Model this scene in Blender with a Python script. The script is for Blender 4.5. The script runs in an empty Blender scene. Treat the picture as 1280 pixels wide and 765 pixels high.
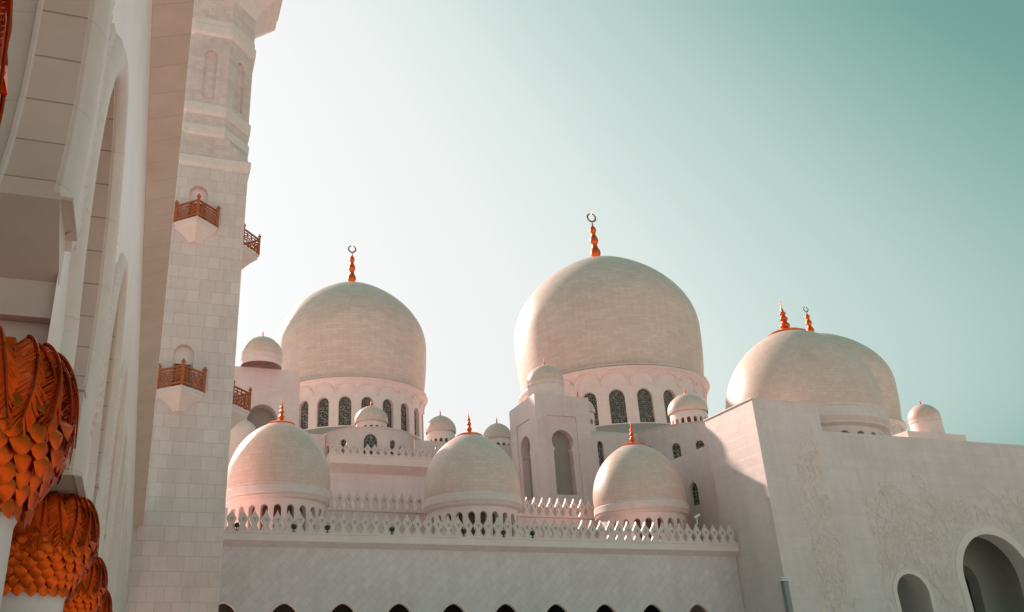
import bpy, bmesh, math, random
from math import sin, cos, pi, radians, sqrt, atan2
from mathutils import Vector
from mathutils.geometry import tessellate_polygon
random.seed(7)
EYE = 1.7                       # all heights below are written above eye level
SC = bpy.context.scene
COL = SC.collection

# ------------------------------------------------------------------ materials
def new_mat(name):
    m = bpy.data.materials.new(name); m.use_nodes = True
    nt = m.node_tree; b = nt.nodes['Principled BSDF']
    return m, nt, b
def N(nt, kind, **kw):
    n = nt.nodes.new(kind)
    for k, v in kw.items(): setattr(n, k, v)
    return n
def math_node(nt, op, a, b=None, c=None):
    n = N(nt, 'ShaderNodeMath', operation=op)
    for i, v in enumerate((a, b, c)):
        if v is None: continue
        if isinstance(v, (int, float)): n.inputs[i].default_value = v
        else: nt.links.new(v, n.inputs[i])
    return n.outputs[0]
def mix_col(nt, fac, a, b, blend='MIX'):
    n = N(nt, 'ShaderNodeMix', data_type='RGBA', blend_type=blend)
    for i, v in ((0, fac), (6, a), (7, b)):
        if isinstance(v, (int, float)): n.inputs[i].default_value = v
        elif isinstance(v, tuple): n.inputs[i].default_value = v if len(v) == 4 else (*v, 1)
        else: nt.links.new(v, n.inputs[i])
    return n.outputs[2]
def ramp(nt, fac, stops):
    n = N(nt, 'ShaderNodeValToRGB'); e = n.color_ramp.elements
    while len(e) < len(stops): e.new(.5)
    for i, (p, c) in enumerate(stops):
        e[i].position = p; e[i].color = c if len(c) == 4 else (*c, 1)
    nt.links.new(fac, n.inputs[0]); return n.outputs[0]
def noise(nt, vec, scale, detail=4, rough=.55):
    n = N(nt, 'ShaderNodeTexNoise'); n.inputs['Scale'].default_value = scale
    n.inputs['Detail'].default_value = detail; n.inputs['Roughness'].default_value = rough
    if vec is not None: nt.links.new(vec, n.inputs['Vector'])
    return n.outputs['Fac']

def stone(name, col, bw=.9, bh=.65, mortar=.014, vary=.10, joint=.72, mode='wall', rough=.45, bump=.25, offset=.5, squash=1.0, sqf=2):
    """marble slabs: joints from a brick pattern laid in the wall's own metres"""
    m, nt, b = new_mat(name)
    geo = N(nt, 'ShaderNodeNewGeometry')
    sep = N(nt, 'ShaderNodeSeparateXYZ'); nt.links.new(geo.outputs['Position'], sep.inputs[0])
    if mode in ('wall', 'diag'):
        sn = N(nt, 'ShaderNodeSeparateXYZ'); nt.links.new(geo.outputs['True Normal'], sn.inputs[0])
        side = math_node(nt, 'GREATER_THAN', math_node(nt, 'ABSOLUTE', sn.outputs[0]), .8)
        u = math_node(nt, 'ADD', math_node(nt, 'MULTIPLY', sep.outputs[0], math_node(nt, 'SUBTRACT', 1.0, side)), math_node(nt, 'MULTIPLY', sep.outputs[1], side))
        v = sep.outputs[2]
        if mode == 'diag':
            u, v = (math_node(nt, 'MULTIPLY', math_node(nt, 'ADD', u, v), .7071), math_node(nt, 'MULTIPLY', math_node(nt, 'SUBTRACT', v, u), .7071))
    else:
        uv = N(nt, 'ShaderNodeTexCoord'); s2 = N(nt, 'ShaderNodeSeparateXYZ'); nt.links.new(uv.outputs['UV'], s2.inputs[0])
        u, v = s2.outputs[0], s2.outputs[1]
    # stones are not all of one width: jitter the rows a little
    cmb = N(nt, 'ShaderNodeCombineXYZ'); nt.links.new(u, cmb.inputs[0]); nt.links.new(v, cmb.inputs[1])
    br = N(nt, 'ShaderNodeTexBrick'); nt.links.new(cmb.outputs[0], br.inputs['Vector'])
    br.offset = offset; br.squash = squash; br.squash_frequency = sqf
    br.inputs['Scale'].default_value = 1; br.inputs['Brick Width'].default_value = bw; br.inputs['Row Height'].default_value = bh
    br.inputs['Mortar Size'].default_value = mortar; br.inputs['Mortar Smooth'].default_value = .3; br.inputs['Bias'].default_value = 0
    br.inputs['Color1'].default_value = (1, 1, 1, 1); br.inputs['Color2'].default_value = (1-vary, 1-vary*1.05, 1-vary*1.15, 1)
    j = joint; br.inputs['Mortar'].default_value = (j, j*.97, j*.94, 1)
    n1 = noise(nt, geo.outputs['Position'], .35, 5, .6)
    n2 = noise(nt, geo.outputs['Position'], 3.0, 5, .65)
    mp = N(nt, 'ShaderNodeMapping'); mp.inputs['Scale'].default_value = (1.6, 1.6, .11); nt.links.new(geo.outputs['Position'], mp.inputs[0])
    n3 = noise(nt, mp.outputs[0], 1.0, 6, .62)
    w3 = ramp(nt, n3, [(.36, (.95, .942, .935)), (.56, (1, 1, 1))])
    w = ramp(nt, n1, [(.3, (.90, .88, .86)), (.7, (1.0, 1.0, 1.0))])
    w2 = ramp(nt, n2, [(.3, (.93, .92, .91)), (.65, (1.0, 1.0, 1.0))])
    c = mix_col(nt, 1.0, mix_col(nt, 1.0, mix_col(nt, 1.0, mix_col(nt, 1.0, (*col, 1), w3, 'MULTIPLY'), br.outputs['Color'], 'MULTIPLY'), w, 'MULTIPLY'), w2, 'MULTIPLY')
    nt.links.new(c, b.inputs['Base Color'])
    nt.links.new(math_node(nt, 'ADD', math_node(nt, 'MULTIPLY', n2, .25), rough-.12), b.inputs['Roughness'])
    bp = N(nt, 'ShaderNodeBump'); bp.inputs['Strength'].default_value = bump; bp.inputs['Distance'].default_value = .02
    h = math_node(nt, 'ADD', math_node(nt, 'MULTIPLY', br.outputs['Fac'], -1.0), math_node(nt, 'MULTIPLY', n2, .25))
    nt.links.new(h, bp.inputs['Height']); nt.links.new(bp.outputs[0], b.inputs['Normal'])
    return m
def plain(name, col, rough=.5, metal=0.0, vary=.12, scale=2.0, bump=.15, spec=.5):
    m, nt, b = new_mat(name)
    tc = N(nt, 'ShaderNodeTexCoord')
    n = noise(nt, tc.outputs['Object'], scale, 5, .6)
    lo = tuple(x*(1-vary) for x in col); hi = tuple(min(1, x*(1+vary*.6)) for x in col)
    nt.links.new(ramp(nt, n, [(.3, lo), (.7, hi)]), b.inputs['Base Color'])
    b.inputs['Roughness'].default_value = rough; b.inputs['Metallic'].default_value = metal
    b.inputs['Specular IOR Level'].default_value = spec
    bp = N(nt, 'ShaderNodeBump'); bp.inputs['Strength'].default_value = bump; bp.inputs['Distance'].default_value = .01
    nt.links.new(n, bp.inputs['Height']); nt.links.new(bp.outputs[0], b.inputs['Normal'])
    return m
def grille_mat():
    """dark glass behind a pierced stone lattice"""
    m, nt, b = new_mat('lattice_window')
    tc = N(nt, 'ShaderNodeTexCoord')
    vo = N(nt, 'ShaderNodeTexVoronoi', feature='DISTANCE_TO_EDGE'); vo.inputs['Scale'].default_value = 3.4; vo.inputs['Randomness'].default_value = .55
    nt.links.new(tc.outputs['UV'], vo.inputs['Vector'])
    f = math_node(nt, 'LESS_THAN', vo.outputs['Distance'], .075)
    nt.links.new(mix_col(nt, f, (.030, .032, .032, 1), (.30, .24, .20, 1)), b.inputs['Base Color'])
    nt.links.new(math_node(nt, 'ADD', math_node(nt, 'MULTIPLY', f, .4), .25), b.inputs['Roughness'])
    return m

STONE = (.91, .68, .655)
M = {}
M['ashlar'] = stone('minaret_slabs', (.91, .69, .685), .78, .68, .012, .10, .70, sqf=3, squash=.8)
M['wall'] = stone('wall_slabs', (.91, .705, .72), 2.2, .72, .010, .05, .84)
M['diag'] = stone('diagonal_tiles', (.92, .735, .775), .62, .42, .012, .09, .80, mode='diag')
M['dome'] = stone('dome_slabs', (.91, .65, .595), .55, .24, .012, .08, .84, mode='uv', rough=.40, bump=.12)
M['bigdome'] = stone('great_dome_slabs', (.91, .655, .605), 1.5, .42, .030, .12, .86, mode='uv', rough=.42, bump=.12)
M['soffit'] = stone('soffit_slabs', (.84, .575, .515), 30, .26, .006, .08, .55, mode='uv', rough=.5)
M['cornice'] = stone('cornice_slabs', (.86, .61, .54), .55, 30, .006, .05, .70, mode='uv', rough=.5)
M['stone'] = plain('smooth_marble', STONE, .42, vary=.07, scale=1.2)
M['pale'] = plain('pale_marble', (.91, .71, .705), .38, vary=.06, scale=1.5)
M['trim'] = plain('pink_marble_trim', (0.845, 0.652, 0.627), .45, vary=.09, scale=2.2)
M['grey'] = plain('grey_roofing', (.42, .335, .305), .6, vary=.12, scale=.8)
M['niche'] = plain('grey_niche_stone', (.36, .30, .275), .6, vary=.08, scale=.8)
M['relief'] = plain('inlaid_flower_stone', (.88, .665, .635), .5, vary=.10, scale=.8)
M['gold'] = plain('orange_gold', (.80, .105, .012), .38, 1.0, .28, 6, .25)
M['finial'] = plain('finial_gold', (.88, .135, .028), .38, .75, .18, 3, .1)
M['crescent'] = plain('crescent_metal', (.34, .24, .18), .35, 1.0, .1, 3, .1)
M['wood'] = plain('brown_wood', (.52, .115, .032), .5, vary=.25, scale=5)
M['door'] = plain('dark_door_wood', (.14, .055, .03), .5, vary=.2, scale=4)
M['dark'] = plain('dark_fitting', (.018, .026, .020), .35, vary=.2)
M['white'] = plain('white_enamel', (.80, .76, .72), .35, vary=.04)
M['steel'] = plain('grey_steel', (.30, .28, .27), .5, vary=.1)
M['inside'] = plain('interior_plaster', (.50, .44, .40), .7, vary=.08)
M['floor'] = stone('courtyard_marble', (.92, .81, .77), 1.2, 1.2, .01, .06, .8, mode='uv', rough=.3)
M['grille'] = grille_mat()
M['inner_shade'] = plain('painted_interior_shade', (.030, .024, .020), .7)  # near-black: the arcade interior's shade is put into the colour
M['roll'] = stone('arch_roll_stone', (.88, .66, .62), 30, .26, .003, .04, .90, mode='uv', rough=.5)
M['goldleaf'] = plain('dark_orange_gold', (.62, .072, .010), .42, 1.0, .35, 5, .25)

# ------------------------------------------------------------------ mesh builder
class MB:
    def __init__(s): s.v = []; s.f = []; s.uv = []
    def vert(s, x, y, z): s.v.append((x, y, z+EYE)); return len(s.v)-1
    def face(s, idx, uv=None):
        s.f.append(tuple(idx)); s.uv.append(uv)
    def quad(s, pts, uv=None): s.face([s.vert(*p) for p in pts], uv)
    def box(s, x0, x1, y0, y1, z0, z1):
        a = [s.vert(x, y, z) for z in (z0, z1) for x, y in ((x0, y0), (x1, y0), (x1, y1), (x0, y1))]
        for q in ((0, 3, 2, 1), (4, 5, 6, 7), (0, 1, 5, 4), (1, 2, 6, 5), (2, 3, 7, 6), (3, 0, 4, 7)): s.face([a[i] for i in q])
    def bar(s, p, q, w, h=None):
        """square bar from p to q"""
        h = h or w; p, q = Vector(p), Vector(q); d = (q-p).normalized()
        up = Vector((0, 0, 1)) if abs(d.z) < .9 else Vector((0, 1, 0))
        r = d.cross(up).normalized(); u = r.cross(d).normalized()
        a = [s.vert(*(b + r*w*.5*i + u*h*.5*j)) for b in (p, q) for i, j in ((-1, -1), (1, -1), (1, 1), (-1, 1))]
        for f in ((0, 3, 2, 1), (4, 5, 6, 7), (0, 1, 5, 4), (1, 2, 6, 5), (2, 3, 7, 6), (3, 0, 4, 7)): s.face([a[i] for i in f])
    def tube(s, pts, rad, n=6):
        rings = []
        for i, p in enumerate(pts):
            p = Vector(p); d = (Vector(pts[min(i+1, len(pts)-1)])-Vector(pts[max(i-1, 0)])).normalized()
            up = Vector((0, 0, 1)) if abs(d.z) < .9 else Vector((0, 1, 0))
            r = d.cross(up).normalized(); u = r.cross(d).normalized()
            rr = rad[i] if isinstance(rad, (list, tuple)) else rad
            rings.append([s.vert(*(p + r*rr*cos(2*pi*k/n) + u*rr*sin(2*pi*k/n))) for k in range(n)])
        for a, b in zip(rings, rings[1:]):
            for k in range(n): s.face((a[k], a[(k+1) % n], b[(k+1) % n], b[k]))
        s.face(rings[0][::-1]); s.face(rings[-1])
    def lathe(s, prof, c=(0, 0), n=64, a0=0.0, a1=2*pi, ru=None):
        """prof: (r, z) bottom to top"""
        ru = ru or max(p[0] for p in prof); L = [0]
        for p, q in zip(prof, prof[1:]): L.append(L[-1]+math.hypot(q[0]-p[0], q[1]-p[1]))
        full = abs(a1-a0-2*pi) < 1e-6; m = n if full else n+1
        ring = []
        for r, z in prof:
            if r < 1e-5: ring.append([s.vert(c[0], c[1], z)]*m)
            else: ring.append([s.vert(c[0]+r*sin(a0+(a1-a0)*k/n), c[1]-r*cos(a0+(a1-a0)*k/n), z) for k in range(m)])
        for i in range(len(prof)-1):
            for k in range(n):
                k2 = (k+1) % m; u0, u1 = (a0+(a1-a0)*k/n)*ru, (a0+(a1-a0)*(k+1)/n)*ru
                q = [ring[i][k], ring[i][k2], ring[i+1][k2], ring[i+1][k]]
                uv = [(u0, L[i]), (u1, L[i]), (u1, L[i+1]), (u0, L[i+1])]
                o = [j for j in range(4) if q[j] not in q[:j]]
                if len(o) >= 3: s.face([q[j] for j in o], [uv[j] for j in o])
    def prism(s, poly, z0, z1):
        """poly (x, y) counter-clockwise"""
        a = [s.vert(x, y, z0) for x, y in poly]; b = [s.vert(x, y, z1) for x, y in poly]; n = len(poly)
        for i in range(n): s.face((a[i], a[(i+1) % n], b[(i+1) % n], b[i]))
        s.face(a[::-1]); s.face(b)
    def loft(s, loops, caps=True):
        R = [[s.vert(*p) for p in l] for l in loops]; n = len(loops[0])
        for a, b in zip(R, R[1:]):
            for i in range(n): s.face((a[i], a[(i+1) % n], b[(i+1) % n], b[i]))
        if caps: s.face(R[0][::-1]); s.face(R[-1])
    def sheet(s, outer, holes, to3, uvs=1.0):
        """flat outline with holes in 2-D, mapped to 3-D"""
        loops = [outer]+list(holes); flat = [p for l in loops for p in l]
        tris = tessellate_polygon([[Vector((p[0], p[1], 0)) for p in l] for l in loops])
        ids = [s.vert(*to3(*p)) for p in flat]
        for t in tris:
            a, b, c = (flat[i] for i in t)
            if (b[0]-a[0])*(c[1]-a[1])-(b[1]-a[1])*(c[0]-a[0]) < 0: t = (t[0], t[2], t[1])
            s.face([ids[i] for i in t], [(flat[i][0]*uvs, flat[i][1]*uvs) for i in t])
    def strip(s, la, lb, closed=False, uv=None):
        """quads between two rows of 3-D points"""
        a = [s.vert(*p) for p in la]; b = [s.vert(*p) for p in lb]; n = len(la)
        for i in range(n if closed else n-1):
            j = (i+1) % n; s.face((a[i], a[j], b[j], b[i]), uv and [uv(i, 0), uv(i+1, 0), uv(i+1, 1), uv(i, 1)])
    def build(s, name, mat, parent=None, smooth=None):
        me = bpy.data.meshes.new(name)
        off = Vector(parent['_at']) if parent is not None else Vector((0, 0, 0))
        me.from_pydata([tuple(Vector(v)-off) for v in s.v], [], s.f)
        if any(u is not None for u in s.uv):
            lay = me.uv_layers.new(name='UVMap').data; i = 0
            for f, u in zip(s.f, s.uv):
                for k in range(len(f)):
                    if u is not None: lay[i].uv = u[k]
                    i += 1
        bm = bmesh.new(); bm.from_mesh(me); bmesh.ops.remove_doubles(bm, verts=bm.verts, dist=.0005); bm.to_mesh(me); bm.free()
        me.materials.append(mat)
        if smooth:
            for p in me.polygons: p.use_smooth = True
            me.set_sharp_from_angle(angle=radians(smooth))
        o = bpy.data.objects.new(name, me); COL.objects.link(o)
        if parent is not None:
            o.parent = parent; o['_at'] = parent['_at']
        else: o['_at'] = (0, 0, 0)
        return o
def thing(name, label, cat, at=(0, 0, -EYE), group=None):
    o = bpy.data.objects.new(name, None); COL.objects.link(o)
    o.location = (at[0], at[1], at[2]+EYE); o['_at'] = (at[0], at[1], at[2]+EYE)
    o.empty_display_size = .5
    o['label'] = label; o['category'] = cat
    if group: o['group'] = group
    return o
def copy_tree(o, parent=None):
    c = o.copy(); COL.objects.link(c)
    if parent is not None: c.parent = parent
    for ch in o.children: copy_tree(ch, c)
    return c
def relabel(o, label, loc):
    o['label'] = label; o.location = (loc[0], loc[1], loc[2]+EYE); return o
def empty_part(name, parent):
    o = bpy.data.objects.new(name, None); COL.objects.link(o); o.parent = parent; o['_at'] = parent['_at']; return o

# ------------------------------------------------------------------ outlines
def round_arch(w, z0, z1, n=10, c=0.0):
    """arched opening of width w from sill z0 to apex z1, counter-clockwise"""
    r = w/2; zs = z1-r*1.12
    p = [(c-r, z0), (c+r, z0)]
    p += [(c+r*cos(pi*i/n), zs+r*1.12*sin(pi*i/n)) for i in range(n+1)]
    return p
def keyhole(w, z0, zn, rc, c=0.0, n=18):
    """horseshoe head of radius rc over jambs of width w that end at neck zn"""
    a = math.acos(min(1, (w/2*.82)/rc)); zc = zn+rc*sin(a)
    p = [(c-w/2, z0), (c+w/2, z0), (c+w/2*.97, zn-.14), (c+w/2*.82, zn-.02)]
    p += [(c+rc*cos(-a+(pi+2*a)*i/n), zc+rc*sin(-a+(pi+2*a)*i/n)) for i in range(n+1)]
    p += [(c-w/2*.82, zn-.02), (c-w/2*.97, zn-.14)]
    return p
def offset_open(pts, o, flat=1.0):
    """offset an open curve to its left by o"""
    out = []
    for i, p in enumerate(pts):
        a = pts[max(i-1, 0)]; b = pts[min(i+1, len(pts)-1)]
        d = Vector((b[0]-a[0], b[1]-a[1])); d.normalize(); out.append((p[0]-d.y*o, p[1]+d.x*o*flat))
    return out

# ------------------------------------------------------------------ ground
g = MB(); g.quad([(-3000, -3000, -EYE), (3000, -3000, -EYE), (3000, 3000, -EYE), (-3000, 3000, -EYE)], [(-3000, -3000), (3000, -3000), (3000, 3000), (-3000, 3000)])
go = g.build('courtyard', M['floor']); go['kind'] = 'structure'

# ------------------------------------------------------------------ finials and domes
def finial(parent, c, z, h, rb, skirt, crescent=False, name='finial'):
    """three gold bulbs on a flared collar, ending in a spike or a crescent"""
    m = MB(); P = []
    if skirt: P += [(skirt, z-.22*skirt), (skirt*1.02, z-.10*skirt), (skirt*.80, z+.02*skirt), (skirt*.42, z+.12*skirt), (rb*.9, z+.22*skirt)]; zz = z+.22*skirt
    else: P += [(rb*1.3, z-.1*rb), (rb*1.2, z+.25*rb)]; zz = z+.25*rb
    H = h-(zz-z); hb = H*(.62 if not crescent else .70)
    sz = [1.0, .82, .64]; tot = sum(sz); y = zz
    for k in sz:
        hh = hb*k/tot
        for t in range(1, 8): P.append((rb*k*(.34+.66*sin(pi*t/8)), y+hh*t/8))
        y += hh
    if crescent: P += [(rb*.2, y), (rb*.13, y+H*.06), (0, y+H*.08)]; y += H*.08
    else: P += [(rb*.26, y), (rb*.30, y+H*.05), (rb*.12, y+H*.12), (rb*.05, z+h-.01), (0, z+h)]
    m.lathe(P, c, 20); f = m.build(name, M['finial'], parent, 50)
    if crescent:
        k = MB(); R = (z+h-y)/2*.88; n = 30; w = R*.30
        a = [radians(95+350*i/n) for i in range(n+1)]
        rows = []
        for i, t in enumerate(a):
            th = w*(.45+.55*sin(pi*i/n)**.7)
            rows.append([(c[0]+R*.92*cos(t)+dr*cos(t), c[1]+dy, y+R*.95+R*.92*sin(t)+dr*sin(t)) for dr, dy in ((-th, 0), (0, -w*.5), (w*.30, 0), (0, w*.5))])
        k.loft(rows); k.build('crescent', M['crescent'], f, 50)
    return f
def dome_profile(R, H, zc, low, p=1.3, n=30, tuck=.05):
    P = [(R*(1-tuck*((low-low*i/8)/low)**2), zc-low+low*i/8) for i in range(8)]
    P += [(R*cos(pi/2*i/n)**p if i < n else 0.0, zc+H*sin(pi/2*i/n)) for i in range(n+1)]
    return P
def cyl_wall(mb, c, r, z0, z1, ops, a0, a1, depth, reveal=True, per=5):
    """drum wall with openings; ops = [(angle, outline in (s, z))]; angles from -Y toward +X"""
    n = len(ops); edges = [a0]+[(ops[i][0]+ops[i+1][0])/2 for i in range(n-1)]+[a1]
    for i, (t, out) in enumerate(ops):
        s0, s1 = edges[i]*r, edges[i+1]*r
        outer = [(s0+(s1-s0)*k/per, z0) for k in range(per)]+[(s1-(s1-s0)*k/per, z1) for k in range(per)]
        outer = [(s0+(s1-s0)*k/per, z0) for k in range(per+1)]+[(s1-(s1-s0)*k/per, z1) for k in range(per+1)]
        hole = [(t*r+x, z) for x, z in out]
        to = lambda s, z: (c[0]+r*sin(s/r), c[1]-r*cos(s/r), z)
        mb.sheet(outer, [hole], to)
        if reveal:
            ri = r-depth
            A = [to(*p) for p in hole]
            Bk = [(c[0]+r*sin(p[0]/r)-depth*sin(t), c[1]-r*cos(p[0]/r)+depth*cos(t), p[1]) for p in hole]
            mb.strip(Bk, A, True)
def cyl_pane(parent, c, r, t, out, depth, name='window', mat=None, uvs=1.0):
    m = MB()
    to = lambda x, z: (c[0]+r*sin(t+x/r)-depth*sin(t), c[1]-r*cos(t+x/r)+depth*cos(t), z)
    m.sheet(out, [], to, uvs)
    return m.build(name, mat or M['grille'], parent)

def great_dome(label, c, R, H, zc, zg, zat, zwt, zwb, zbase, zfin, rot=0.0):
    k = 1.1      # the three stand 110 m away
    c = (c[0]*k, c[1]*k); R, H, zc, zg, zat, zwt, zwb, zbase, zfin = (q*k for q in (R, H, zc, zg, zat, zwt, zwb, zbase, zfin))
    d = thing('great_dome', label, 'dome', (c[0], c[1], zbase), 'great domes of the prayer hall')
    m = MB(); m.lathe(dome_profile(R, H, zc, zc-zg, 1.48), c, 96)
    m.lathe([(R*.955, zg-.03*R), (R*.99, zg-.024*R), (R*.992, zg-.008*R), (R*.962, zg)], c, 96)
    m.build('shell', M['bigdome'], d, 40)
    # drum: flared cove with blind arches over a ring of tall windows
    rd = R*.94; rl = R*1.0
    dr = MB()
    cove = [(rd, zwt+.05*R)]+[(rd+(rl-rd)*(1-cos(pi/2*i/6)), zwt+.05*R+(zg-.055*R-zwt-.05*R)*sin(pi/2*i/6)) for i in range(1, 7)]
    cove += [(rl*1.005, zg-.045*R), (rl, zg-.034*R), (R*.955, zg-.03*R)]
    dr.lathe(cove, c, 96)
    view = atan2(c[0], c[1]); n = 22; st = 2*pi/n
    view = -view
    ts = sorted([view+rot+st*k for k in range(-6, 7)])
    w = st*rd*.56
    out = round_arch(w, zwb, zwt)
    a0, a1 = ts[0]-st/2, ts[-1]+st/2
    cyl_wall(dr, c, rd, zbase+1.0, zwt+.05*R, [(t, out) for t in ts], a0, a1, .55)
    dr.lathe([(rd, zbase+1.0), (rd, zwt+.05*R)], c, 48, a1, a0+2*pi)
    drum = dr.build('drum', M['stone'], d, 35)
    for t in ts: cyl_pane(drum, c, rd, t, out, .5, 'window', M['grille'], 1.0)
    bl = MB()
    for t in ts:
        pts = []
        for i in range(17):
            a = pi*i/16; x = st*rd*.47*cos(a); z = zwt+.035*R+(zat-zwt-.035*R)*max(0, sin(a))**.75
            f = (z-zwt-.05*R)/(zg-.055*R-zwt-.05*R); f = min(1, max(0, f)); rr = rd+(rl-rd)*(1-sqrt(max(0, 1-f*f)))+.03
            pts.append((c[0]+rr*sin(t+x/rd), c[1]-rr*cos(t+x/rd), z))
        bl.tube(pts, .014*R, 5)
    bl.build('blind_arches', M['stone'], drum, 60)
    sk = MB(); sk.lathe([(rd+.13*R, 18), (rd+.13*R, zbase-.2), (rd+.12*R, zbase+.3), (rd+.015*R, zwb-.35), (rd-.01, zwb-.15)], c, 96)
    sk.build('roof_skirt', M['grey'], d, 30)
    finial(d, c, zc+H-.02*R, zfin-zc-H+.02*R, .058*R, 0, True)
    return d
GL = great_dome('huge white dome with crescent finial rising behind the curved bay and its round lattice window', (22.72, 100), 9.48, 9.25, 38.95, 32.55, 31.6, 30.1, 26.7, 24.2, 54.1, radians(-4))
GC = great_dome('largest white dome, tallest in view, above the square tower with keyhole niches', (59.24, 100), 12.74, 12.35, 44.07, 36.0, 34.95, 32.8, 28.5, 25.4, 64.5, radians(2.5))
GR = great_dome('huge white dome with crescent finial half hidden behind the dome over the carved portal', (95.2, 100), 9.6, 9.25, 38.95, 32.55, 31.6, 30.1, 26.7, 24.2, 53.0)

def small_dome(name, label, c, R, H, zc, zb, fin_h, group, wins=0, skirt=0.0, zw=None, bands=True, p=1.2, fin_r=None, mat='dome'):
    """dome on a short drum; wins little arched openings round the drum"""
    d = thing(name, label, 'dome', (c[0], c[1], zb), group)
    low = .17*R; z1 = zc-low
    m = MB(); m.lathe(dome_profile(R, H, zc, low, p, 26, .02), c, 72, ru=R); m.build('shell', M[mat], d, 40)
    if bands:
        b = MB()
        b.lathe([(R*(.90 if wins else .98), z1-.30*R), (R*.985, z1-.265*R), (R*1.0, z1-.235*R), (R*.975, z1-.222*R), (R*.985, z1-.21*R), (R*1.012, z1-.18*R), (R*1.012, z1-.055*R), (R*.985, z1-.035*R), (R*.985, z1-.02*R), (R*1.0, z1), (R*.978, z1+.002)], c, 72)
        b.build('moulding', M['trim'], d, 40)
        zt = z1-.29*R
    else: zt = z1+.01
    rd = R*.92 if wins else R*.985
    dr = MB()
    if wins:
        st = 2*pi/wins; view = -atan2(c[0], c[1]); k0 = int(wins*.30)
        ts = [view+st*k for k in range(-k0, k0+1)]
        zwb, zwt = zw; out = round_arch(st*rd*.56, zwb, zwt, 8)
        a0, a1 = ts[0]-st/2, ts[-1]+st/2
        cyl_wall(dr, c, rd, zb, zt, [(t, out) for t in ts], a0, a1, .16*R, True, 3)
        dr.lathe([(rd, zb), (rd, zt)], c, 48, a1, a0+2*pi)
        drum = dr.build('drum', M['stone'], d, 35)
        for t in ts: cyl_pane(drum, c, rd, t, out, .14*R, 'window', M['door'])
    else:
        dr.lathe([(rd, zb), (rd, zt)], c, 48); dr.build('drum', M['stone'], d, 35)
    finial(d, c, zc+H-(.03*R if not skirt else .02*R), fin_h, fin_r or .085*R, skirt)
    return d
G2 = 'domes with orange finials along the arcade roof'
D1 = small_dome('arcade_dome', 'arcade dome with orange finial nearest the minaret, glowing along its left side', (7.49, 52.3), 3.13, 3.80, 11.40, 7.3, 1.72, G2, 24, .86, (8.0, 9.62), fin_r=.18)
relabel(copy_tree(D1), 'arcade dome with orange finial just left of the square tower', (19.96, 52.3, 7.3))
relabel(copy_tree(D1), 'grey shaded arcade dome with orange finial, between tower and portal side wall', (32.17, 52.3, 7.3))
small_dome('portal_dome', 'broad dome with moulded base and spiked orange finial standing over the carved portal', (45.3, 50), 5.35, 6.25, 17.8, 12.6, 2.75, None, 26, 1.45, (13.0, 15.0), fin_r=.36)

G3 = 'small plain domes on the roofs'
small_dome('small_dome', 'small plain dome with short spike standing on the block beside the minaret', (8.70, 75), 1.87, 1.72, 28.05, 26.8, .85, G3, 0, 0, fin_r=.10)
small_dome('small_dome', 'small grey dome with tiny drum windows on the curved bay before a great drum', (18.2, 71.8), 1.48, 1.40, 21.45, 20.3, .80, G3, 16, 0, (20.42, 20.78), False, fin_r=.09)
small_dome('small_dome', 'small grey dome against the sky between two great domes, its drum windows dark', (26.1, 76), 1.46, 1.50, 22.2, 20.3, .75, G3, 16, 0, (20.6, 21.2), False, fin_r=.09)
small_dome('small_dome', 'small pink lit dome partly hidden between the arcade dome and the square tower', (33.6, 80), 1.50, 1.55, 23.0, 20.3, .85, G3, 14, 0, (21.6, 22.2), False, fin_r=.09)
small_dome('small_dome', 'small white dome crowning the square tower with keyhole niches', (32.05, 64.9), 1.58, 1.42, 24.0, 22.0, .75, G3, 0, 0, fin_r=.09)
small_dome('small_dome', 'sliver of a small dome showing behind the edge of the square tower', (40.5, 75), 1.55, 1.55, 24.7, 22.4, .95, G3, 14, 0, (23.2, 23.7), False, fin_r=.10)
small_dome('small_dome', 'small grey dome with red tipped spike on the rounded bay next to the portal', (53.18, 75), 2.05, 1.85, 25.7, 22.4, .95, G3, 18, 0, (24.0, 24.65), False, fin_r=.11)
small_dome('small_dome', 'small pale dome on a stone pedestal above the top edge of the carved wall', (58.9, 52), 1.16, 1.12, 18.75, 17.2, .52, G3, 0, 0, fin_r=.08)

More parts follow.
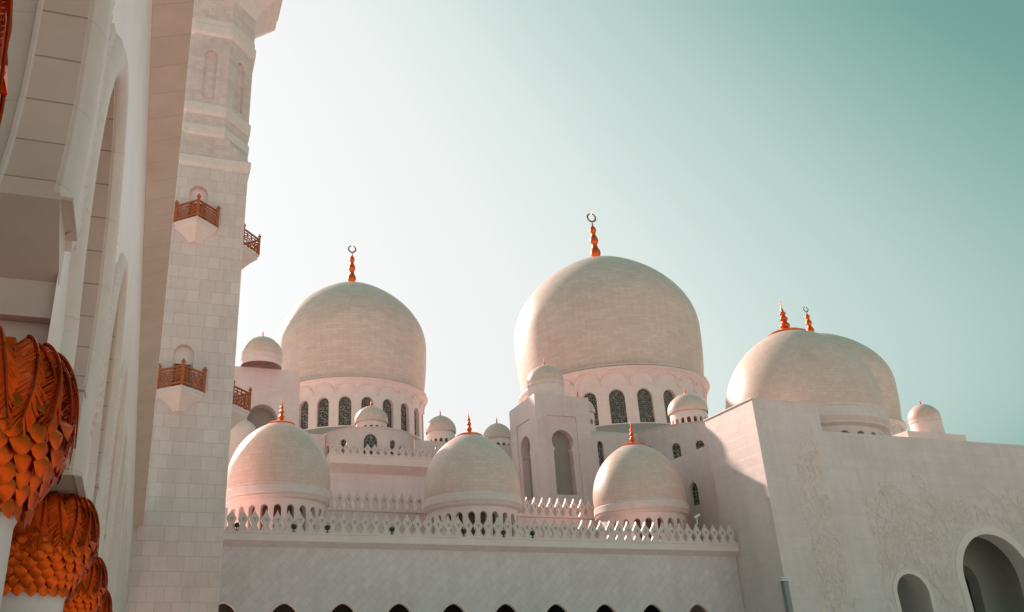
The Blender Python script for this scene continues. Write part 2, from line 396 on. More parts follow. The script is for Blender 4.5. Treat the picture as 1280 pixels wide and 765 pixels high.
# ------------------------------------------------------------------ merlons
def merlon_outline(w, h):
    R = [(.49, 0), (.49, .06), (.40, .12), (.24, .26), (.24, .31), (.38, .45), (.465, .54), (.41, .62), (.27, .72), (.14, .82), (.06, .91), (0, 1.0)]
    R = [(x*w, z*h) for x, z in R]
    return R+[(-x, z) for x, z in R[-2::-1]]
def merlon_mesh(w, h, t, along='x'):
    m = MB(); o = merlon_outline(w, h)
    inner = [(x*.62, h*.56+(z-h*.56)*.62) for x, z in o if .26*h < z]
    hole = [(.15*w*cos(2*pi*k/8), h*.55+(.085 if sin(2*pi*k/8) > 0 else .13)*h*sin(2*pi*k/8)) for k in range(8)]
    f = (lambda x, z: (x, -t/2, z-EYE)) if along == 'x' else (lambda x, z: (-t/2, -x, z-EYE))
    b = (lambda x, z: (x, t/2, z-EYE)) if along == 'x' else (lambda x, z: (t/2, -x, z-EYE))
    m.sheet(o, [hole], f); m.sheet([(-x, z) for x, z in o[::-1]], [], lambda x, z: b(-x, z))
    m.strip([b(*p) for p in o], [f(*p) for p in o], True)
    dep = .7
    g = (lambda x, z: (x, -t/2+t*dep, z-EYE)) if along == 'x' else (lambda x, z: (-t/2+t*dep, -x, z-EYE))
    m.strip([f(*p) for p in hole], [g(*p) for p in hole], True); m.sheet(hole, [], g)
    # raised leaf rib on the face
    fx = lambda x, z, k: f(x, z)[:1]+(f(x, z)[1]-k,)+f(x, z)[2:] if along == 'x' else (f(x, z)[0]-k,)+f(x, z)[1:]
    for s in (-1, 1):
        pts = [fx(s*.34*w, .08*h, .01), fx(s*.18*w, .27*h, .015), fx(s*.33*w, .54*h, .015), fx(s*.15*w, .74*h, .015), fx(0, .90*h, .01)]
        m.tube(pts, .022*w*1.6, 4)
    me = m.build('merlon', M['trim'])
    data = me.data; bpy.data.objects.remove(me); return data
def put_merlons(data, parent, pts):
    off = Vector(parent['_at'])
    for p in pts:
        o = bpy.data.objects.new('merlon', data); COL.objects.link(o); o.parent = parent; o.location = Vector((p[0], p[1], p[2]+EYE))-off
MER = merlon_mesh(.60, 1.17, .15); MERY = merlon_mesh(.60, 1.17, .15, 'y'); MERB = merlon_mesh(.60, 1.35, .15); MERS = merlon_mesh(.62, 1.0, .15)

# ------------------------------------------------------------------ arcade arches
HALF = [(.72, 1.36), (.70, 1.70), (.74, 1.80), (.84, 1.95), (.93, 2.18), (.985, 2.42), (1.0, 2.66), (.965, 2.92), (.89, 3.16), (.77, 3.39), (.61, 3.60), (.43, 3.79), (.26, 3.90), (.12, 3.965), (0, 3.985)]
HALF0 = [(w*.825, z) for w, z in ((1.09, 1.97), (1.09, 2.01), (1.15, 2.12), (1.225, 2.32), (1.285, 2.60), (1.29, 2.85), (1.26, 3.15), (1.18, 3.45), (1.01, 3.75), (.76, 4.0), (.49, 4.2), (.23, 4.32), (0, 4.38))]
def groove_curve(c, kw=1.0, kz=1.0, HALF=HALF):
    """left foot to right foot, over the apex"""
    L = [(c-w*kw, 1.43+(z-1.43)*kz) for w, z in HALF]; return L+[(2*c-y, z) for y, z in L[-2::-1]]
PROF = [(.42, 0.0), (.38, -.03), (.28, -.055), (.16, -.05), (.06, -.02), (.02, .01), (.02, .028), (0, .03)]   # outward offset, depth into the wall
PROFB = [(0, .24), (-.012, .25), (-.012, .265), (.03, .275), (.055, .36), (.05, .50), (.03, .60), (.05, .68), (.14, .72), (.42, .725)]
def arcade_run(th, axis, plane, centres, lo, hi, thick_dir, wall_mat, ztop=7.0, zbot=1.36, kws=None, full=True):
    """wall face with horseshoe arches. axis 'y': wall in a plane of X; axis 'x': wall in a plane of Y"""
    def P(s, z, d): return (plane-d, s, z) if axis == 'y' else (s, plane+d, z)
    wall = MB(); wallb = MB()
    bounds = [lo]+[(a+b)/2 for a, b in zip(centres, centres[1:])]+[hi]
    for i, c in enumerate(centres):
        kw, kz = (kws or {}).get(i, (1, 1)); wide = kw == 'wide'
        gcv = groove_curve(c, 1, 1, HALF0) if wide else groove_curve(c, kw, kz)
        q_o = (.80 if wide else 1.0) if full else .32; fl = .5 if full else .9
        for mb, o, d in ((wall, .42, 0.0), (wallb, .42, .03+.694*(1.0 if full else .28))):
            crv = offset_open(gcv, o*q_o, fl)
            crv = [(s, max(z, 1.36)) for s, z in crv]
            crv[0] = (crv[0][0], zbot); crv[-1] = (crv[-1][0], zbot)
            poly = [(bounds[i], ztop), (bounds[i], zbot)]+crv+[(bounds[i+1], zbot), (bounds[i+1], ztop)]
            mb.sheet(poly, [], lambda s, z, d=d: P(s, z, d))
        mo = MB(); so = MB(); lf = [MB(), MB()]
        arc = [0]
        for a, b in zip(gcv, gcv[1:]): arc.append(arc[-1]+math.hypot(b[0]-a[0], b[1]-a[1]))
        deep = 1.0 if full else .28
        for pr in (PROF, [(o, .03+(d-.03)*deep) for o, d in PROFB]):
            rows = [[P(s, max(z, 1.36), d) for s, z in offset_open(gcv, o*q_o, fl)] for o, d in pr]
            for k in range(len(rows)-1):
                mo.strip(rows[k], rows[k+1], uv=lambda q, e, k=k: (5+(k+e)*.05, arc[min(q, len(arc)-1)]*.5))
        a = [P(s, z, .03) for s, z in gcv]; b = [P(s, z, .03+.21*deep) for s, z in gcv]
        so.strip(a, b, uv=lambda q, e: (5+e*.3, arc[min(q, len(arc)-1)]))
        part = mo.build('arch_moulding', M['roll'] if full else M['stone'], th, 40)
        so.build('arch_soffit', M['soffit'], th, 60)
        if full:
            # carved leaf border along the outer edge of the roll
            crv = offset_open(gcv, .49*q_o, .6); L = 0.0; nxt = .05; k = 0
            for (s0, z0), (s1, z1) in zip(crv, crv[1:]):
                seg = math.hypot(s1-s0, z1-z0)
                while nxt < L+seg:
                    f = (nxt-L)/seg; s = s0+(s1-s0)*f; z = z0+(z1-z0)*f
                    if 2.0 < z < 3.55:
                        d = Vector((s1-s0, z1-z0)).normalized(); n = Vector((-d.y, d.x))
                        q = [(-.045, -.015), (-.015, .028), (.022, .032), (.055, .055), (.036, .0), (.012, -.02)]
                        pts = [(s+d.x*a+n.x*b, z+d.y*a+n.y*b) for a, b in q]
                        top = [P(x, y, -.030) for x, y in pts]; bot = [P(x, y, .005) for x, y in pts]
                        cc = P(sum(x for x, y in pts)/6, sum(y for x, y in pts)/6, -.05)
                        q_ = lf[int(s > c)]; ids = [q_.vert(*p) for p in top]; ci = q_.vert(*cc)
                        for t in range(6): q_.face((ids[t], ids[(t+1) % 6], ci))
                        q_.strip(bot, top, True)
                    nxt += .085
                L += seg
            lf[0].build('leaf_border', M['pale'], part); lf[1].build('leaf_border', M['pale'], part)
        # pier underside
    for i in range(len(bounds)):
        a = bounds[i]
        hw_ = lambda j: 1.30 if (kws or {}).get(j, (1, 1))[0] == 'wide' else .72
        l = centres[i-1]+hw_(i-1) if i > 0 else a-.01
        r = centres[i]-hw_(i) if i < len(centres) else a+.01
        if full: und = MB(); und.quad([P(l, zbot, -.0), P(r, zbot, -.0), P(r, zbot, .73), P(l, zbot, .73)]); und.build('pier_soffit', M['cornice'], th)
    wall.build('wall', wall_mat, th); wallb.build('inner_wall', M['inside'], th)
    return bounds

# left arcade: runs away from the camera beside the courtyard
LA = thing('arcade', 'tall shaded arcade seen steeply from below, with horseshoe arches on palm topped columns', 'arcade', (-.9, 20, -EYE))
cen = [2.655]+[5.53+3.25*k for k in range(0, 12)]
cen = [-.62]+cen
b = arcade_run(LA, 'y', -.49, cen[:], -2.6, 43.0, 1, M['pale'], kws={1: ('wide', 1)})
cn = MB()
XI, XO = -.49, -.05
cn.quad([(XI, -2.6, 7.0), (XI, 43, 7.0), (XO, 43, 7.17), (XO, -2.6, 7.17)], [(-2.6, 0), (43, 0), (43, .45), (-2.6, .45)])
cn.build('cornice_soffit', M['cornice'], LA)
cf = MB(); cf.box(XO-.12, XO, -2.6, 43, 7.172, 7.75); cf.box(XI-.3, XO-.122, -2.6, 43, 7.18, 7.60); cf.build('cornice', M['pale'], LA)
rf = MB(); rf.box(-9.6, XI-.74, -2.6, 42.9, 6.9, 7.3); rf.box(-9.9, -9.61, -2.6, 42.9, -EYE, 7.0); rf.build('roof', M['inside'], LA)

# palm capital
def palm_capital(parent, c, zt, zb):
    core = MB(); rim = []
    H = zt-zb
    def rad(f):
        f = max(0, f); return .285+.125*sin(min(1, f*2.0)*pi/2)**1.2 if f < .5 else .41-.17*((f-.5)/.5)**1.2
    core.lathe([(rad(i/14)-.035, zb+H*i/14) for i in range(15)], c, 28)
    core.box(c[0]-.20, c[0]+.20, c[1]-.20, c[1]+.20, zt-.05, zt-.004)
    rows = 8
    for r in range(rows):
        f = .02+.080*r; n = 24; z = zb+H*f
        for k in range(n):
            a = 2*pi*(k+.5*(r % 2))/n+random.uniform(-.03, .03)
            rr = rad(f); w = .56*2*pi*rr/n; hh = .066; tilt = .040+random.uniform(-.008, .018)
            def pt(x, y, out):
                R = rad(min(1, f+y/H))+out; A = a+x/rr
                return (c[0]+R*sin(A), c[1]-R*cos(A), z+y)
            o = [(-w*.8, hh, -.01), (-w*1.02, hh*.3, tilt*.5), (-w*.92, -hh*.25, tilt*.8), (-w*.48, -hh*.76, tilt), (0, -hh*.98, tilt*1.1), (w*.48, -hh*.76, tilt), (w*.92, -hh*.25, tilt*.8), (w*1.02, hh*.3, tilt*.5), (w*.8, hh, -.01)]
            ids = [core.vert(*pt(x, y, t)) for x, y, t in o]; ci = core.vert(*pt(0, -hh*.05, tilt*1.25)); bk = core.vert(*pt(0, hh*.3, -.02)); L = len(o)-1
            for t in range(L): core.face((ids[t], ids[t+1], ci)); core.face((ids[t+1], ids[t], bk))
            core.face((ids[L], ids[0], ci))
    # drooping palm fronds
    fr = MB(); nl = 17
    for layer in (0, 1):
        for k in range(nl):
            a = 2*pi*(k+.5*layer)/nl+random.uniform(-.10, .10); L = 1.0+random.uniform(-.14, .10)-.06*layer
            n = 20; rib = []; sw = random.uniform(-.22, .22)
            for i in range(n+1):
                t = i/n
                r = .325+.115*sin(min(1, t*1.3)*pi/2)**.8+.016*(1-layer)+.016*t
                rib.append((r, a+sw*t*t, zt-.012-.012*layer-(.42*L)*t**1.35))
            P3 = lambda r, A, z: (c[0]+r*sin(A), c[1]-r*cos(A), z)
            fr.tube([P3(r+.010, A, z) for r, A, z in rib], [.009-.006*i/n for i in range(n+1)], 5)
            for i in range(n):
                r, A, z = rib[i]; r2, A2, z2 = rib[i+1]; t = i/n
                wl = .080*max(.05, sin(pi*(t*.84+.12)))**.5
                for s_ in (-1, 1):
                    for sub in (0, .5):
                        lift = random.uniform(-.010, .012); wl2 = wl*random.uniform(.82, 1.06)
                        ra, za, Aa = r+(r2-r)*sub, z+(z2-z)*sub, A+(A2-A)*sub
                        rb, zb2, Ab = r+(r2-r)*(sub+.36), z+(z2-z)*(sub+.36), A+(A2-A)*(sub+.36)
                        dz = .050+.02*t
                        tip = P3(ra-.014+lift, Aa+s_*wl2/ra, za-dz)
                        fr.face([fr.vert(*q) for q in (P3(ra+.004, Aa, za), P3(rb+.004, Ab, zb2), P3(rb-.020+lift, Ab+s_*wl2*.90/ra, zb2-dz), tip)][::s_])
    fr.build('palm_leaves', M['goldleaf'], parent, 35)
    return core.build('capital', M['gold'], parent, 35)
col_parts = []
COLX = -.79
def column(y, first=None):
    if first is None:
        s = MB(); s.lathe([(.36, -EYE), (.36, -EYE+.18), (.31, -EYE+.30), (.29, -EYE+.40), (.285, .62), (.30, .66), (.285, .72)], (COLX, y), 16)
        sh = s.build('column', M['pale'], LA, 30)
        palm_capital(sh, (COLX, y), 1.375, .68); return sh
    o = first.copy(); COL.objects.link(o); o.parent = LA; o.location = (0, y-3.9, 0)
    for ch in first.children:
        q = ch.copy(); COL.objects.link(q); q.parent = o
    return o
c0 = column(3.9)
for y in [1.42]+[7.15+3.25*k for k in range(0, 11)]: column(y, c0)
for yc, a, b_ in [(3.98, 3.93, 4.84), (1.05, .40, 1.36)]+[(7.155+3.25*k, 7.155+3.25*k-.93, 7.155+3.25*k+.93) for k in range(11)]:
    imp = MB(); prof_ = {3.98: [(3.53, 1.985), (3.535, 1.955), (3.925, 1.74), (3.96, 1.74), (3.96, 1.985)], 1.05: [(1.78, 1.985), (1.34, 1.985), (1.34, 1.70), (1.37, 1.70), (1.78, 1.94)]}.get(yc) or [(a-.03, 1.985), (a-.03, 1.948), (b_+.03, 1.948), (b_+.03, 1.985)]
    imp.loft([[(-1.19, y_, z_) for y_, z_ in prof_], [(-.487, y_, z_) for y_, z_ in prof_]])
    if yc < 4:
        y0_, y1_ = (3.55, 3.94) if yc > 2 else (1.36, 1.76)
        imp.box(-.4865, -.436, y0_, y1_, 1.966, 1.980)
        if yc > 2: imp.box(-.4865, -.436, 4.38, 4.81, 1.350, 1.362)
    else: imp.box(-.4865, -.436, yc-.905, yc+.905, 1.350, 1.362)
    imp.box(-1.185, -.497, a, b_, 1.56, 1.943); imp.box(-1.17, -.495, a+.07, b_-.07, 1.365, 1.558); imp.build('impost', M['roll'], LA)

# back arcade: faces the camera under the domes
BA = thing('arcade', 'long diagonally tiled arcade wall with black arch openings and a crest of pointed merlons', 'arcade', (19.5, 52, -EYE))
cenb = [7.45+3.14*k for k in range(-1, 9)]
arcade_run(BA, 'x', 47.9, cenb, 2.6, 35.88, 1, M['diag'], zbot=-EYE+.0, kws={i: (1.0, 1.055) for i in range(10)}, full=False)
cb = MB()
cb.quad([(2.6, 47.9, 7.0), (35.88, 47.9, 7.0), (35.88, 47.45, 7.27), (2.6, 47.45, 7.27)][::-1])
cb.build('cornice_soffit', M['trim'], BA)
cf = MB(); cf.box(2.6, 35.88, 47.45, 47.75, 7.272, 7.66); cf.box(2.6, 35.88, 47.40, 47.80, 7.662, 7.74); cf.build('cornice', M['stone'], BA)
rb = MB(); rb.box(2.6, 35.88, 48.14, 57.2, 7.05, 7.32); rb.box(2.6, 35.88, 47.905, 48.139, 7.005, 7.32); rb.build('roof', M['stone'], BA)
rb = MB(); rb.box(2.6, 35.88, 56.6, 57.2, -EYE, 7.04); rb.build('inner_back_wall', M['inner_shade'], BA)  # wall coloured near-black so the arch openings look deep in shade
rb = MB(); rb.box(2.65, 35.8, 48.14, 56.59, 6.85, 7.0); rb.build('ceiling', M['inner_shade'], BA)  # shade under the roof painted in as the ceiling's own tone
rp = MB(); rp.box(6, 35.6, 57.0, 57.4, 7.325, 10.78); rp.box(6, 35.6, 56.9, 57.5, 10.782, 10.86); rp.build('rear_parapet', M['wall'], BA)
put_merlons(MER, BA, [(3.78+.61*k, 47.60, 7.742) for k in range(53)])
put_merlons(MERB, BA, [(9.2+.62*k, 57.2, 10.862) for k in range(42)])

# ------------------------------------------------------------------ minaret
MN = thing('minaret', 'tall square minaret of pale stone slabs with wooden balconies, turning octagonal above', 'minaret', (1.05, 45.6, -EYE))
MX, MY, MH = 1.05, 45.6, 2.6
def octagon(ap, z, cx=MX, cy=MY):
    r = ap/cos(pi/8); return [(cx+r*cos(pi/8+pi/4*k), cy+r*sin(pi/8+pi/4*k), z) for k in range(8)]
def square_as_oct(h, z):
    e = h*.999; k = h*.02
    return [(MX+h, MY+k, z), (MX+k, MY+h, z), (MX-k, MY+h, z), (MX-h, MY+k, z), (MX-h, MY-k, z), (MX-k, MY-h, z), (MX+k, MY-h, z), (MX+h, MY-k, z)]
def chamfer_sq(h, ch, z):
    return [(MX+h, MY+h-ch, z), (MX+h-ch, MY+h, z), (MX-h+ch, MY+h, z), (MX-h, MY+h-ch, z), (MX-h, MY-h+ch, z), (MX-h+ch, MY-h, z), (MX+h-ch, MY-h, z), (MX+h, MY-h+ch, z)]
# lower shaft front with two recessed balcony doorways
sh = MB()
fy = MY-MH
doors = [round_arch(1.0, 13.75, 16.3, 10, MX), round_arch(1.0, 23.2, 25.75, 10, MX)]
sh.sheet([(MX-MH, -EYE), (MX+MH, -EYE), (MX+MH, 27.1), (MX-MH, 27.1)], doors, lambda x, z: (x, fy, z))
for d in doors: sh.strip([(x, fy+.35, z) for x, z in d], [(x, fy, z) for x, z in d], True)
sh.sheet([(MY-MH, -EYE), (MY+MH, -EYE), (MY+MH, 27.1), (MY-MH, 27.1)], [], lambda y, z: (MX+MH, y, z))
sh.quad([(MX-MH, MY+MH, -EYE), (MX-MH, MY-MH, -EYE), (MX-MH, MY-MH, 27.1), (MX-MH, MY+MH, 27.1)])
sh.quad([(MX+MH, MY+MH, -EYE), (MX-MH, MY+MH, -EYE), (MX-MH, MY+MH, 27.1), (MX+MH, MY+MH, 27.1)])
sh.build('shaft', M['ashlar'], MN)
for d in doors:
    m = MB(); z0 = min(z for x, z in d); zt = z0+1.55
    m.sheet(d, [], lambda x, z: (x, fy+.34, z)); m.build('door_niche', M['pale'], MN)
    m = MB(); m.box(MX-.40, MX+.40, fy+.22, fy+.335, z0, zt)
    dr = m.build('door', M['door'], MN)
    m = MB()
    for sx in (-1, 1):
        for zz in (z0+.2, z0+.85): m.box(MX+sx*.20-.13, MX+sx*.20+.13, fy+.19, fy+.219, zz, zz+.5)
    m.build('door_panels', M['wood'], dr)
md = MB()
md.loft([chamfer_sq(MH+.003, .02, 27.0), chamfer_sq(MH+.12, .02, 27.2), chamfer_sq(MH+.13, .02, 27.62), chamfer_sq(MH+.02, .02, 27.75)])
md.build('square_moulding', M['trim'], MN)
up = MB()
up.loft([chamfer_sq(MH-.02, .10, 27.75), octagon(MH-.02, 29.4)])
a8 = MH-.02
# octagonal stage: each visible face with a shallow arched blind niche
side = 2*a8*math.tan(pi/8)
for k in range(8):
    t = pi/4*k
    to = lambda s, z, d=0.0, t=t: (MX+s*cos(t)+(a8-d)*sin(t), MY+s*sin(t)-(a8-d)*cos(t), z)
    hole = round_arch(.72, 31.7, 35.2, 10)
    up.sheet([(-side/2, 29.4), (side/2, 29.4), (side/2, 39.4), (-side/2, 39.4)], [hole], to)
    up.strip([to(x, z, .14) for x, z in hole], [to(x, z) for x, z in hole], True); up.sheet(hole, [], lambda s, z, to=to: to(s, z, .14))
up.build('octagonal_stage', stone('fine_slabs', (.88, .65, .64), .42, .30, .008, .14, .80), MN)
rg = MB()
rg.loft([octagon(a8+.003, 29.1), octagon(a8+.10, 29.25), octagon(a8+.11, 29.75), octagon(a8+.003, 29.95)])
rg.build('ring_moulding', M['trim'], MN); rg = MB()
rg.loft([octagon(a8+.003, 30.55), octagon(a8+.12, 30.7), octagon(a8+.13, 31.25), octagon(a8+.003, 31.45)])
rg.build('ring_moulding', M['trim'], MN); rg = MB()
rg.loft([octagon(a8+.003, 36.3), octagon(a8+.13, 36.45), octagon(a8+.14, 37.0), octagon(a8+.05, 37.12), octagon(a8+.05, 37.4), octagon(a8+.003, 37.6)])
rg.build('ring_moulding', M['trim'], MN)
ga = MB()
ga.loft([octagon(a8, 39.40), octagon(a8+.14, 39.70), octagon(a8+.35, 40.20), octagon(a8+.95, 40.85), octagon(a8+1.35, 41.15), octagon(a8+1.55, 41.40), octagon(a8+1.58, 42.20), octagon(a8+1.72, 42.30), octagon(a8+1.72, 43.30), octagon(a8+1.5, 43.31), octagon(a8+1.5, 42.40), octagon(a8-.4, 42.39)])
ga.loft([octagon(a8-.4, 42.3), octagon(a8-.4, 52), octagon(a8+.2, 53), octagon(a8+.2, 54), octagon(.5, 57)])
ga.build('gallery', M['trim'], MN)
def balcony(z, face):
    """diamond-plan balcony; face 'front' looks to -Y, 'side' to +X"""
    if face == 'front': P = lambda s, d, zz: (MX+s, fy-d, zz)
    else: P = lambda s, d, zz: (MX+MH+d, MY+s, zz)
    bl = empty_part('balcony', MN)
    w = 1.12; s = MB()
    lp = lambda k, zz, e=0.0: [P(-w*k, -.01, zz), P(-w*k, .10*k, zz), P(0, 1.12*k, zz), P(w*k, .10*k, zz), P(w*k, -.01, zz)][::(1 if face == 'front' else -1)]
    s.loft([lp(.24, z-1.05), lp(.40, z-.84), lp(.62, z-.60), lp(.84, z-.42), lp(.98, z-.28), lp(.98, z-.14), lp(1.05, z-.12), lp(1.05, z)][::1])
    s.build('corbel', M['stone'], bl)
    r = MB(); posts = [(-w, .10), (0, 1.12), (w, .10)]
    for px, pd in posts:
        r.bar(P(px, pd, z+.002), P(px, pd, z+1.20), .15); r.bar(P(px, pd, z+1.20), P(px, pd, z+1.36), .09); r.bar(P(px, pd, z+1.19), P(px, pd, z+1.24), .21)
    for (ax, ad), (bx, bd) in zip(posts, posts[1:]):
        at = lambda f, zz: P(ax+(bx-ax)*f, ad+(bd-ad)*f, zz)
        r.bar(at(.03, z+1.0), at(.97, z+1.0), .09, .08); r.bar(at(.03, z+.16), at(.97, z+.16), .09, .09); r.bar(at(.03, z+.82), at(.97, z+.82), .05, .05)
        for k in range(1, 4): r.bar(at(k/4, z+.2), at(k/4, z+.97), .045)
        for k in range(4):
            f0, f1 = k/4+.01, (k+1)/4-.01; fm = (f0+f1)/2
            r.bar(at(f0, z+.22), at(f1, z+.80), .032); r.bar(at(f0, z+.80), at(f1, z+.22), .032)
            r.bar(at(fm, z+.33), at(f1, z+.51), .03); r.bar(at(f1, z+.51), at(fm, z+.69), .03); r.bar(at(fm, z+.69), at(f0, z+.51), .03); r.bar(at(f0, z+.51), at(fm, z+.33), .03)
    r.build('railing', M['wood'], bl)
for z in (13.75, 23.2):
    balcony(z, 'front'); balcony(z, 'side')

# ------------------------------------------------------------------ square tower behind the arcade
TW = thing('tower', 'square stone tower with a keyhole niche on each face, standing between two arcade domes', 'tower', (32.5, 65.7, -EYE))
TX0, TX1, TY0, TY1, TZ = 29.96, 34.98, 63.0, 68.4, 22.13
kh = keyhole(1.78, 13.8, 17.55, .97, 32.25)
pan = [(30.9, 9.0), (33.65, 9.0), (33.65, 20.35), (30.9, 20.35)]
tb = MB()
tb.sheet([(TX0, -EYE), (TX1, -EYE), (TX1, TZ), (TX0, TZ)], [pan], lambda x, z: (x, TY0, z))
tb.strip([(x, TY0+.10, z) for x, z in pan], [(x, TY0, z) for x, z in pan], True)
tb.sheet(pan, [kh], lambda x, z: (x, TY0+.10, z))
tb.strip([(x, TY0+.75, z) for x, z in kh], [(x, TY0+.10, z) for x, z in kh], True)
cyy = (TY0+TY1)/2; kl = keyhole(1.78, 13.8, 17.55, .97, -cyy); pl = [(-cyy-1.4, 9.0), (-cyy+1.4, 9.0), (-cyy+1.4, 20.35), (-cyy-1.4, 20.35)]
tb.sheet([(-TY1, -EYE), (-TY0, -EYE), (-TY0, TZ), (-TY1, TZ)], [pl], lambda y, z: (TX0, -y, z))
tb.strip([(TX0+.10, -y, z) for y, z in pl], [(TX0, -y, z) for y, z in pl], True)
tb.sheet(pl, [kl], lambda y, z: (TX0+.10, -y, z))
tb.strip([(TX0+.75, -y, z) for y, z in kl], [(TX0+.10, -y, z) for y, z in kl], True)
tb.quad([(TX1, TY0, -EYE), (TX1, TY1, -EYE), (TX1, TY1, TZ), (TX1, TY0, TZ)]); tb.quad([(TX1, TY1, -EYE), (TX0, TY1, -EYE), (TX0, TY1, TZ), (TX1, TY1, TZ)])
tb.quad([(TX0, TY0, TZ), (TX1, TY0, TZ), (TX1, TY1, TZ), (TX0, TY1, TZ)])
tb.build('body', M['wall'], TW)
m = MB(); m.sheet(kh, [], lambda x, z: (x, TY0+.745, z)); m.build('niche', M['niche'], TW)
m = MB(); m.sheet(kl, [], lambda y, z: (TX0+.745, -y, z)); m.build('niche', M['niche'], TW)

# ------------------------------------------------------------------ prayer hall behind
PH = thing('prayer_hall', 'prayer hall front with rounded bays and lattice windows, standing below the great domes', 'building', (30, 80, -EYE))
hw = MB(); ZL, ZR = 20.4, 22.5
def hall_window(out, to, dep_to, name='window'):
    m = MB(); m.sheet(out, [], dep_to, 1.0); return m.build(name, M['grille'], PH)
wx = round_arch(.62, 18.6, 21.5, 8, 41.7)
hw.sheet([(5, -EYE), (14.4, -EYE), (14.4, ZL), (5, ZL)], [], lambda x, z: (x, 73.2, z))
hw.sheet([(22.6, -EYE), (37, -EYE), (37, ZL), (22.6, ZL)], [], lambda x, z: (x, 73.2, z))
hw.sheet([(37, -EYE), (46.2, -EYE), (46.2, ZR), (37, ZR)], [wx], lambda x, z: (x, 73.7, z))
hw.strip([(x, 74.0, z) for x, z in wx], [(x, 73.7, z) for x, z in wx], True)
hw.quad([(5, 73.2, ZL), (37, 73.2, ZL), (37, 130, ZL), (5, 130, ZL)]); hw.quad([(37, 73.7, ZR), (125, 73.7, ZR), (125, 130, ZR), (37, 130, ZR)])
hw.quad([(37, 130, ZL), (37, 73.2, ZL), (37, 73.2, ZR), (37, 130, ZR)])
hall_window(wx, None, lambda x, z: (x, 73.98, z))
# rounded bay with five windows
bc, br_ = (18.5, 74.2), 4.15
va = -atan2(bc[0], bc[1])
specs = [(-58, .50, 18.55, 19.35), (-31, .72, 18.2, 19.55), (3, 1.15, 17.9, 19.85), (31, .55, 18.2, 19.45), (44, .45, 18.2, 19.05)]
ops = [(va+radians(a), round_arch(w, z0, z1, 8)) for a, w, z0, z1 in specs]
cyl_wall(hw, bc, br_, -EYE, ZL, ops, va-1.55, va+1.55, .25, True, 12)
hw.lathe([(br_, ZL), (br_+.06, ZL+.002), (br_+.06, ZL+.10), (br_-.1, ZL+.12), (0, ZL+.13)], bc, 64)
for t, o in ops: cyl_pane(PH, bc, br_, t, o, .22)
# larger rounded bay beside the portal
bc, br_ = (53.4, 75.2), 7.5
va = -atan2(bc[0], bc[1])
specs = [(-58, .95, 20.4, 21.6), (-34, .62, 18.9, 21.0), (-12.5, .78, 18.6, 20.75), (4.5, .78, 18.6, 20.75), (24, .78, 18.6, 20.75)]
ops = [(va+radians(a), round_arch(w, z0, z1, 8)) for a, w, z0, z1 in specs[1:]]
cyl_wall(hw, bc, br_, -EYE, ZR, ops, va-1.5, va+1.5, .25, True, 12)
hw.lathe([(br_, ZR), (br_+.06, ZR+.002), (br_+.06, ZR+.10), (br_-.1, ZR+.12), (0, ZR+.13)], bc, 64)
for t, o in ops: cyl_pane(PH, bc, br_, t, o, .22)
hw.build('wall', M['wall'], PH, 25)
# lower terrace with its own cornice and merlons
tr = MB(); tr.box(5, 26.5, 70.0, 73.1, -EYE, 16.35); tr.build('terrace_wall', M['wall'], PH)
tr = MB(); tr.quad([(13.95, 70.0, 16.35), (26.5, 70.0, 16.35), (26.5, 69.1, 16.95), (13.95, 69.1, 16.95)][::-1]); tr.quad([(13.95, 70, 16.35), (13.95, 69.1, 16.95), (13.95, 70, 16.95)])
tr.build('terrace_soffit', M['trim'], PH)
tr = MB(); tr.box(13.95, 26.5, 69.1, 71.5, 16.952, 17.62); tr.box(13.9, 26.5, 69.05, 69.5, 17.622, 17.72); tr.build('terrace_cornice', M['stone'], PH)
put_merlons(MERS, PH, [(14.25+.60*k, 69.28, 17.722) for k in range(20)])

# ------------------------------------------------------------------ block with the round arch, beside the minaret
PV = thing('roof_block', 'plain stone block with a round headed arch opening, directly beside the minaret', 'building', (7.5, 77, -EYE))
hole = keyhole(2.1, 20.0, 21.0, 1.33, 9.05); pb = MB()
pb.sheet([(1.0, -EYE), (12.3, -EYE), (12.3, 26.75), (1.0, 26.75)], [hole], lambda x, z: (x, 75.0, z))
pb.strip([(x, 76.2, z) for x, z in hole], [(x, 75.0, z) for x, z in hole], True)
pb.quad([(12.3, 75, -EYE), (12.3, 79, -EYE), (12.3, 79, 26.75), (12.3, 75, 26.75)]); pb.quad([(1, 75, 26.75), (12.3, 75, 26.75), (12.3, 79, 26.75), (1, 79, 26.75)])
pb.quad([(1, 79, -EYE), (1, 75, -EYE), (1, 75, 26.75), (1, 79, 26.75)]); pb.quad([(12.3, 79, -EYE), (1, 79, -EYE), (1, 79, 26.75), (12.3, 79, 26.75)])
pb.build('wall', M['wall'], PV)
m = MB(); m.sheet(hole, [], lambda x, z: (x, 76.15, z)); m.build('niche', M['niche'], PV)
m = MB(); m.box(1.0, 12.34, 74.955, 74.999, 24.72, 24.86); m.build('string_course', M['trim'], PV)
m = MB(); m.lathe([(1.95, 15), (1.95, 19.6)]+[(1.95*cos(pi/2*i/14), 19.6+1.55*sin(pi/2*i/14)) for i in range(1, 15)], (6.6, 72.6), 48); m.build('rounded_roof', M['stone'], PV, 40)

